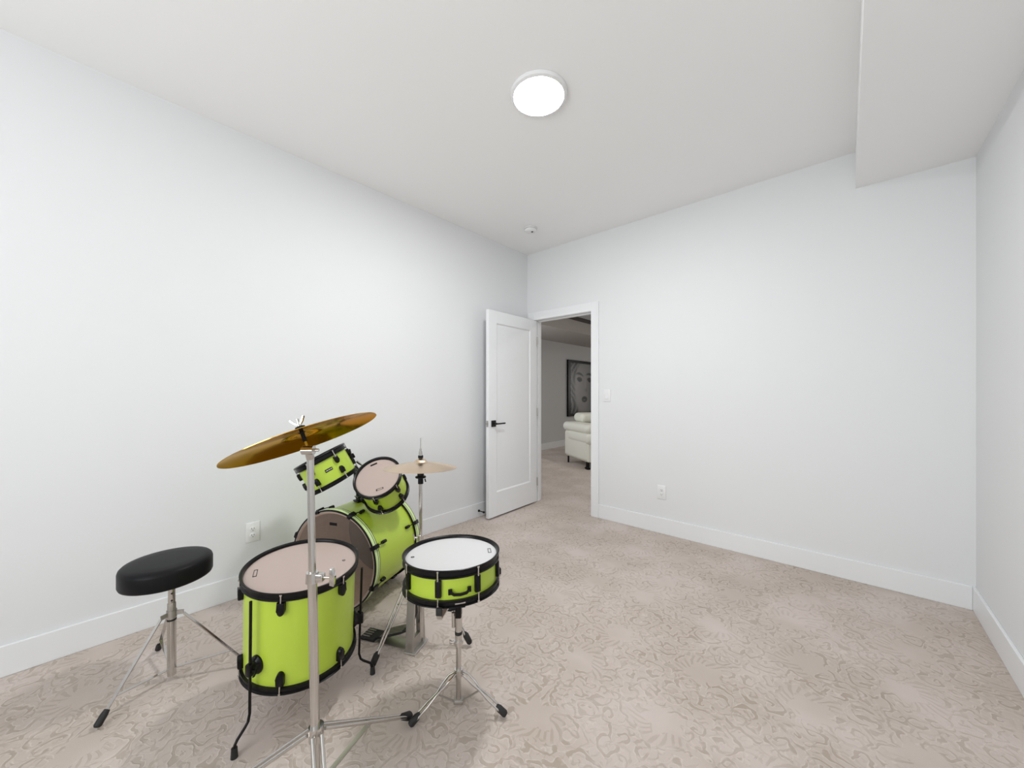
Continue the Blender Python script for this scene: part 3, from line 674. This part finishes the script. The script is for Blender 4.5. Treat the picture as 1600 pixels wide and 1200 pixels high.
# ------------------------------------------------------------------ stands
def wing_nut(c, n, parent, size=0.018, m=chrome, name='wing_nut'):
    n = Vector(n).normalized(); y = n.cross(Vector((0.746, 0.666, 0.15))).normalized(); x = y.cross(n)
    M = Matrix(((x.x, y.x, n.x, c[0]), (x.y, y.y, n.y, c[1]), (x.z, y.z, n.z, c[2]), (0, 0, 0, 1))); q = MB().lathe([(0, 0), (0.007, 0), (0.006, 0.010), (0, 0.011)], 16, M)
    for s in (-1, 1):
        q.strip([M @ Vector((s * 0.004, 0, 0.005)), M @ Vector((s * size * 0.6, 0, 0.012)), M @ Vector((s * size, 0, 0.024))], 0.008, 0.004, M.to_3x3() @ Vector((0, 1, 0)))
    return q.build(name, m, parent)
def cymbal_stand():
    base = Vector((-1.136, 0.429, 0)); top = Vector((-1.150, 0.418, 1.068)); cl = base + (top - base) * 0.667
    t = thing('cymbal_stand', 'tall chrome cymbal stand holding the golden cymbal, in front of the floor tom', 'cymbal stand', loc=base)
    l_ = lambda p: p - base
    MB().cyl((0, 0, 0.10), l_(cl), 0.0125, n=28).build('lower_tube', chrome, t)
    MB().cyl(l_(cl), l_(top), 0.0098, n=28).build('upper_tube', chrome, t)
    rt = Vector((0.74606, 0.66588, 0))
    q = MB().cyl(l_(cl) - Vector((0, 0, 0.022)), l_(cl) + Vector((0, 0, 0.008)), 0.0175, 0.0165, n=28)
    q.rbox((0.010, -0.010, -0.020), (0.034, 0.010, 0.004), 0.004, 2, Matrix.Translation(l_(cl)) @ Matrix.Rotation(R(41.75), 4, 'Z'))
    c_ = q.build('height_clamp', chrome, t)
    q = MB().cyl(l_(cl) + rt * 0.030 + Vector((0, 0, -.008)), l_(cl) + rt * 0.056 + Vector((0, 0, -.008)), 0.004)
    Mt = Matrix.Translation(l_(cl) + rt * 0.056 + Vector((0, 0, -.008))) @ Matrix.Rotation(R(41.75), 4, 'Z')
    q.prism([(-0.006, 0.010), (0.006, 0.010), (0.010, 0.022), (0.003, 0.024), (0.0, 0.014)][::-1] and [(-0.006, -0.022), (0.008, -0.026), (0.010, -0.006), (0.010, 0.006), (0.004, 0.026), (-0.004, 0.026), (-0.006, 0.008)], -0.005, 0.005, Mt @ Matrix.Rotation(R(90), 4, 'X'), 0.002)
    q.build('wing_screw', chrome, c_)
    # tilter
    piv = CC - CN * 0.032
    q = MB().cyl(l_(top) - Vector((0, 0, .02)), l_(piv) - Vector((0, 0, 0.004)), 0.0115, 0.010)
    e = Vector((0.74606, 0.66588, 0)); q.cyl(l_(piv) - e * 0.016, l_(piv) + e * 0.016, 0.013, n=24).cyl(l_(piv) + e * 0.014, l_(piv) + e * 0.030, 0.004)
    ti = q.build('tilter', chrome, t)
    MB().cyl(l_(piv), l_(CC + CN * 0.062), 0.0038).build('threaded_rod', chrome, ti)
    MB().cyl(l_(CC - CN * 0.006), l_(CC + CN * 0.040), 0.0055).build('sleeve', felt, ti)
    MB().cyl(l_(CC + CN * 0.020), l_(CC + CN * 0.0265), 0.009, n=20).build('felt_washer', felt, ti)
    MB().cyl(l_(CC + CN * 0.031), l_(CC + CN * 0.039), 0.013, n=20).build('felt_washer', felt, ti)
    wing_nut(l_(CC + CN * 0.041), CN + Vector((0.0, 0, 0)), t, 0.020)
    # double-braced tripod
    j = Vector((0, 0, 0.262)); low = Vector((0, 0, 0.105))
    MB().cyl(j - Vector((0, 0, 0.022)), j + Vector((0, 0, 0.018)), 0.020).build('leg_collar', chrome, t)
    MB().cyl(low - Vector((0, 0, 0.012)), low + Vector((0, 0, 0.012)), 0.019).build('brace_collar', chrome, t)
    fa = Vector((-1.229, 0.800, 0)) - base
    for k in range(3):
        d = Matrix.Rotation(R(120 * k), 3, 'Z') @ fa; f = Vector((d.x, d.y, 0.016)); dh = d.normalized(); sd = Vector((-dh.y, dh.x, 0))
        st = j + dh * 0.02; q = MB()
        for s in (-1, 1): q.tube([st + sd * s * 0.012, st + (f - st) * 0.5 + sd * s * 0.011, st + (f - st) * 0.9 + sd * s * 0.008, f + (st - f) * 0.03 + sd * s * 0.006], 0.0055)
        lg = q.build('tripod_leg', chrome, t)
        mp = st + (f - st) * 0.5
        MB().strip([low + dh * 0.018, mp], 0.016, 0.003, sd).build('brace', dullchrome, lg)
        MB().tube([f + (st - f).normalized() * 0.050, f + (st - f).normalized() * 0.01, f + Vector((0, 0, -0.001))], 0.012, rad=[0.011, 0.0155, 0.012]).build('rubber_foot', rubber, lg)
cymbal_stand()

def snare_stand():
    base = Vector((-1.137, 0.959, 0))
    t = thing('snare_stand', 'low chrome tripod stand under the white-headed snare drum', 'snare stand', loc=base)
    ztop = SNC.z - 0.128 - 0.006
    MB().cyl((0, 0, 0.022), (0, 0, 0.262), 0.0105, n=24).build('lower_tube', chrome, t)
    MB().cyl((0, 0, 0.250), (0, 0, 0.370), 0.0135, n=24).cyl((0, 0, 0.252), (0, 0, 0.262), 0.019).build('upper_tube', chrome, t)
    e = Vector((0.74606, 0.66588, 0)); u = Vector((0.66588, -0.74606, 0))       # e: image right; u: towards the camera
    q = MB().cyl((0, 0, 0.245), (0, 0, 0.266), 0.0165, n=24).cyl(Vector((0, 0, 0.256)) - e * 0.012, Vector((0, 0, 0.256)) - e * 0.034, 0.0045).rbox((-0.036, -0.004, 0.246), (-0.028, 0.004, 0.266), 0.002, 1, Matrix.Rotation(R(41.75), 4, 'Z'))
    q.build('height_clamp', chrome, t)
    MB().cyl((0, 0, 0.288), (0, 0, 0.300), 0.0145, n=20).build('memory_band', rubber, t)
    MB().rbox((-0.0125, -0.016, 0.355), (0.0125, 0.016, 0.455), 0.005, 2, Matrix.Rotation(R(41.75), 4, 'Z')).build('basket_joint', black, t)
    q = MB().cyl(Vector((0, 0, 0.388)) - e * 0.010, Vector((0, 0, 0.385)) - e * 0.034, 0.007, 0.008).tube([Vector((0, 0, .385)) - e * .030, Vector((0, 0, .383)) - e * .046, Vector((0, 0, .377)) - e * .060], 0.005, rad=[0.009, 0.006, 0.005])
    q.cyl(Vector((0, 0, 0.395)) + e * 0.010, Vector((0, 0, 0.398)) + e * 0.026, 0.005); q.build('tilt_knob', black, t)
    MB().cyl(Vector((0, 0, 0.372)) - e * 0.020, Vector((0, 0, 0.315)) - e * 0.020, 0.007).build('locking_screw', chrome, t)
    # basket: three arms under the drum, each with an upturned rubber gripper
    for k in range(3):
        an = R(41.75 - 93 + 120 * k); d = Vector((math.cos(an), math.sin(an), 0))
        dc = SNC - SNN * 0.128 - base; dc.z = 0
        hub = Vector((0, 0, 0.452)); endp = dc + d * 0.197; s_ = Vector((-d.y, d.x, 0)); o = []
        q = MB().strip([hub, dc * 0.5 + d * 0.06 + Vector((0, 0, 0.454)), endp + Vector((0, 0, 0.458)), endp + d * 0.010 + Vector((0, 0, 0.468)), endp + d * 0.012 + Vector((0, 0, 0.490))], 0.016, 0.005, s_)
        a_ = q.build('basket_arm', chrome, t)
        MB().rbox((-0.006, -0.011, 0), (0.006, 0.011, 0.026), 0.003, 2, Matrix.Translation(endp + d * 0.0085 + Vector((0, 0, 0.474))) @ Matrix.Rotation(an, 4, 'Z')).build('rubber_grip', rubber, a_)
    # tripod
    j = Vector((0, 0, 0.140)); low = Vector((0, 0, 0.028))
    q = MB().cyl(j - Vector((0, 0, 0.014)), j + Vector((0, 0, 0.012)), 0.0165)
    q.build('leg_collar', chrome, t)
    MB().rbox((-0.019, -0.014, 0.018), (0.019, 0.014, 0.036), 0.005, 2, Matrix.Rotation(R(41.75), 4, 'Z')).build('brace_collar', dullchrome, t)
    for fx in ((-1.096, 1.128, 0), (-0.9630, 1.045, 0), (-1.197, 0.777, 0)):
        f = Vector(fx) - base; f.z = 0.014
        if fx[0] == -1.096: f = Vector((-0.146, 0.1245, 0.014))
        dh = Vector((f.x, f.y, 0)).normalized(); sd = Vector((-dh.y, dh.x, 0)); st = j + dh * 0.014
        P = lambda s: st + (f - st) * s
        q = MB(); up = Vector((0, 0, 1))
        for s in (-1, 1):      # bulged double wires that meet at the brace, then run on to the foot
            q.tube([P(0) + sd * s * 0.006, P(0.12) + sd * s * 0.012 + up * .006, P(0.28) + sd * s * 0.011 + up * .004, P(0.40) + sd * s * 0.004, P(0.48) + sd * s * 0.006, P(0.62) + sd * s * 0.010, P(0.8) + sd * s * 0.010, P(0.95) + sd * s * 0.006], 0.0042, n=8)
        lg = q.build('tripod_leg', chrome, t)
        MB().strip([low + dh * 0.014, P(0.42)], 0.012, 0.0025, sd).build('brace', dullchrome, lg)
        a_ = (st - f).normalized()
        MB().tube([f + a_ * 0.046, f + a_ * 0.034, f + a_ * 0.006, f], 0.01, rad=[0.008, 0.0125, 0.013, 0.009]).build('rubber_foot', rubber, lg)
snare_stand()

def hihat_stand():
    base = Vector((HX, HY, 0))
    t = thing('hi_hat_stand', 'chrome hi-hat stand with a black foot pedal behind the snare drum', 'hi-hat stand', loc=base)
    MB().cyl((0, 0, 0.03), (0, 0, 0.530), 0.0115, n=24).build('lower_tube', chrome, t)
    MB().cyl((0, 0, 0.52), (0, 0, 0.805), 0.0085, n=24).build('upper_tube', chrome, t)
    MB().cyl((0, 0, 0.80), (0, 0, 1.012), 0.0028, n=12).build('pull_rod', chrome, t)
    MB().cyl((0, 0, 0.786), (0, 0, 0.812), 0.013, n=24).lathe([(0, 0), (0.013, 0), (0.026, 0.004), (0.026, 0.010), (0.013, 0.014), (0, 0.014)], 32, Matrix.Translation((0, 0, 0.812))).cyl((0, 0, 0.824), (0, 0, 0.842), 0.016).tube([(0.018, 0.012, 0.812), (0.022, 0.014, 0.796)], 0.003).build('cymbal_seat', black, t)
    MB().cyl((0, 0, 0.842), (0, 0, 0.868), 0.010, n=24).build('felt_washer', felt, t)
    MB().cyl((0, 0, 0.9125), (0, 0, 0.925), 0.0125, n=24).build('clutch_felt', felt, t)
    MB().cyl((0, 0, 0.924), (0, 0, 0.945), 0.0085, n=24).cyl((0, 0, 0.945), (0, 0, 0.958), 0.006).build('clutch', chrome, t)
    e = Vector((0.74606, 0.66588, 0))
    q = MB().cyl((0, 0, 0.508), (0, 0, 0.532), 0.0155, n=24).cyl(Vector((0, 0, 0.52)) - e * 0.012, Vector((0, 0, 0.52)) - e * 0.030, 0.004).strip([Vector((0, 0, .508)) - e * .030, Vector((0, 0, .52)) - e * .030, Vector((0, 0, .540)) - e * .036], 0.008, 0.004, (0.66, -0.74, 0))
    q.build('height_clamp', chrome, t)
    # legs
    j = Vector((0, 0, 0.42)); MB().cyl(j - Vector((0, 0, 0.02)), j + Vector((0, 0, 0.016)), 0.018).build('leg_collar', chrome, t)
    MB().cyl((0, 0, 0.20), (0, 0, 0.225), 0.018).build('brace_collar', chrome, t)
    for fx in ((-1.577, 0.830), (-1.365, 1.225), (-1.80, 1.17)):
        f = Vector((fx[0] - HX, fx[1] - HY, 0.016)); dh = Vector((f.x, f.y, 0)).normalized(); sd = Vector((-dh.y, dh.x, 0)); st = j + dh * 0.018
        q = MB()
        for s in (-1, 1): q.tube([st + sd * s * 0.012, st + (f - st) * 0.6 + sd * s * 0.011, f + (st - f) * 0.04 + sd * s * 0.006], 0.0045, n=10)
        lg = q.build('tripod_leg', chrome, t)
        MB().strip([Vector((0, 0, 0.212)) + dh * 0.016, st + (f - st) * 0.45], 0.014, 0.0025, sd).build('brace', chrome, lg)
        a_ = (st - f).normalized()
        MB().tube([f + a_ * 0.058, f + a_ * 0.045, f + a_ * 0.008, f], 0.01, rad=[0.009, 0.0145, 0.014, 0.009]).build('rubber_foot', rubber, lg)
    # cast frame and footboard
    heel = Vector((-1.806, 0.940, 0)) - base; fr = Vector((-1.560, 1.050, 0)) - base
    dx = (fr - heel); Lp = dx.length; dx.normalize(); dy = Vector((-dx.y, dx.x, 0))
    M = Matrix(((dx.x, dy.x, 0, heel.x), (dx.y, dy.y, 0, heel.y), (0, 0, 1, 0), (0, 0, 0, 1)))
    q = MB(); w = 0.056
    Mv = M @ Matrix(((0, 0, 1, 0), (1, 0, 0, 0), (0, 1, 0, 0), (0, 0, 0, 1)))          # outline in y-z, extruded along x
    for s in (-1, 1):
        q.prism([(s * w, 0.004), (s * w, 0.05), (s * (w - 0.014), 0.24), (s * (w - 0.026), 0.24), (s * (w - 0.018), 0.05), (s * (w - 0.018), 0.004)], Lp - 0.024, Lp + 0.014, Mv)
    q.prism([(-w, 0.004), (w, 0.004), (w, 0.050), (0.02, 0.062), (-0.02, 0.062), (-w, 0.050)], Lp - 0.010, Lp + 0.008, Mv)
    q.prism([(-w + .012, 0.225), (w - .012, 0.225), (w - 0.014, 0.262), (-w + .014, 0.262)], Lp - 0.018, Lp + 0.016, Mv)
    q.rbox((Lp - 0.035, -w - 0.006, 0.0005), (Lp + 0.03, w + 0.006, 0.008), 0.003, 1, M)
    q.build('pedal_frame', dullchrome, t)
    MB().box((0.05, -0.035, 0.002), (Lp - 0.03, 0.035, 0.004), M).build('radius_plate', dullchrome, t)
    ang = math.atan2(0.078, Lp - 0.075)
    MB().rbox((-0.03, -0.040, 0.001), (0.055, 0.040, 0.016), 0.003, 1, M).build('heel_plate', rubber, t)
    Mb = M @ Matrix.Translation((0.060, 0, 0.014)) @ Matrix.Rotation(-ang, 4, 'Y')
    q = MB().prism([(0, -0.028), (0.05, -0.040), (0.16, -0.040), (0.205, -0.022), (0.205, 0.022), (0.16, 0.040), (0.05, 0.040), (0, 0.028)], 0, 0.008, Mb, 0.002)
    fb = q.build('footboard', rubber, t)
    q = MB()
    for k in range(7): q.box((0.030, -0.031 + k * 0.010 - 0.0016, 0.008), (0.165, -0.031 + k * 0.010 + 0.0016, 0.0105), Mb)
    q.build('footboard_ribs', dullchrome, fb)
    q = MB()
    for k in range(4): q.box((-0.022, -0.028 + k * 0.016, 0.016), (0.020, -0.028 + k * 0.016 + 0.006, 0.0185), M)
    q.build('heel_ribs', dullchrome, t)
    MB().strip([Mb @ Vector((0.200, 0, 0.004)), M @ Vector((Lp + 0.0, 0, 0.16)), M @ Vector((Lp + 0.0, 0, 0.235))], 0.012, 0.003, dy).build('pull_chain', black, t)
hihat_stand()

# ------------------------------------------------------------------ stool
def stool():
    base = Vector((-2.168, 0.229, 0))
    t = thing('drum_stool', 'round black padded drum stool on chrome legs by the left wall', 'stool', loc=base)
    st_c = Vector((-2.189, 0.218, 0.0)) - base
    z0 = 0.434; r = 0.154
    MB().lathe([(0, z0), (r - 0.012, z0), (r - 0.003, z0 + 0.004), (r, z0 + 0.012), (r, z0 + 0.062), (r - 0.003, z0 + 0.072), (r - 0.010, z0 + 0.079), (r - 0.03, z0 + 0.083), (r - 0.07, z0 + 0.085), (0, z0 + 0.086)], 96, Matrix.Translation(st_c)).build('seat', vinyl, t, smooth=50)
    MB().cyl(st_c + Vector((0, 0, z0 - 0.012)), st_c + Vector((0, 0, z0 + 0.002)), 0.05).build('seat_plate', dullchrome, t)
    u = MB().cyl((0, 0, 0.29), (0, 0, z0), 0.0125, n=24).build('upper_tube', chrome, t)
    q = MB(); cdir = Vector((2.195, -0.205, 0)).normalized()
    for z in (0.345, 0.375, 0.405, 0.435): q.cyl(cdir * 0.0115 + Vector((0, 0, z)), cdir * 0.0131 + Vector((0, 0, z)), 0.0038, n=12)
    q.build('height_holes', darkslot, u)
    MB().cyl((0, 0, 0.022), (0, 0, 0.285), 0.0155, n=28).build('lower_tube', chrome, t)
    MB().cyl((0, 0, 0.257), (0, 0, 0.264), 0.0165).build('rubber_ring', rubber, t)
    q = MB().cyl((0, 0, 0.270), (0, 0, 0.300), 0.0175, n=28); q.cyl(cdir * .012 + Vector((0, 0, .325)), cdir * .030 + Vector((0, 0, .325)), .006)
    q.strip([cdir * .028 + Vector((0, 0, .312)), cdir * .030 + Vector((0, 0, .325)), cdir * .028 + Vector((0, 0, .340))], .008, .004, (0.2, .9, 0))
    q.cyl((0, 0, 0.298), (0, 0, 0.33), 0.0145); q.build('height_clamp', dullchrome, t)
    for fx in ((-2.047, 0.012), (-2.451, 0.211), (-2.025, 0.470)):
        f = Vector((fx[0], fx[1], 0.012)) - base; dh = Vector((f.x, f.y, 0)).normalized(); sd = Vector((-dh.y, dh.x, 0))
        tab = Vector((0, 0, 0.282)) + dh * 0.042
        lg = MB().strip([tab, tab + (f - tab) * 0.5, tab + (f - tab) * 0.97], 0.013, 0.004, sd).build('leg', chrome, t)
        MB().strip([Vector((0, 0, 0.287)) + dh * 0.014, tab + Vector((0, 0, 0.004))], 0.018, 0.005, Vector((0, 0, 1))).build('leg_tab', dullchrome, lg)
        bt = Vector((0, 0, 0.052)) + dh * 0.014
        MB().strip([bt, bt + (tab + (f - tab) * 0.74 - bt) * 1.0], 0.013, 0.003, sd).build('brace', chrome, lg)
        a_ = (tab - f).normalized()
        MB().tube([f + a_ * 0.050, f + a_ * 0.035, f + a_ * 0.004, f - Vector((0, 0, 0.001))], 0.01, rad=[0.009, 0.012, 0.0125, 0.009]).build('rubber_foot', rubber, lg)
stool()
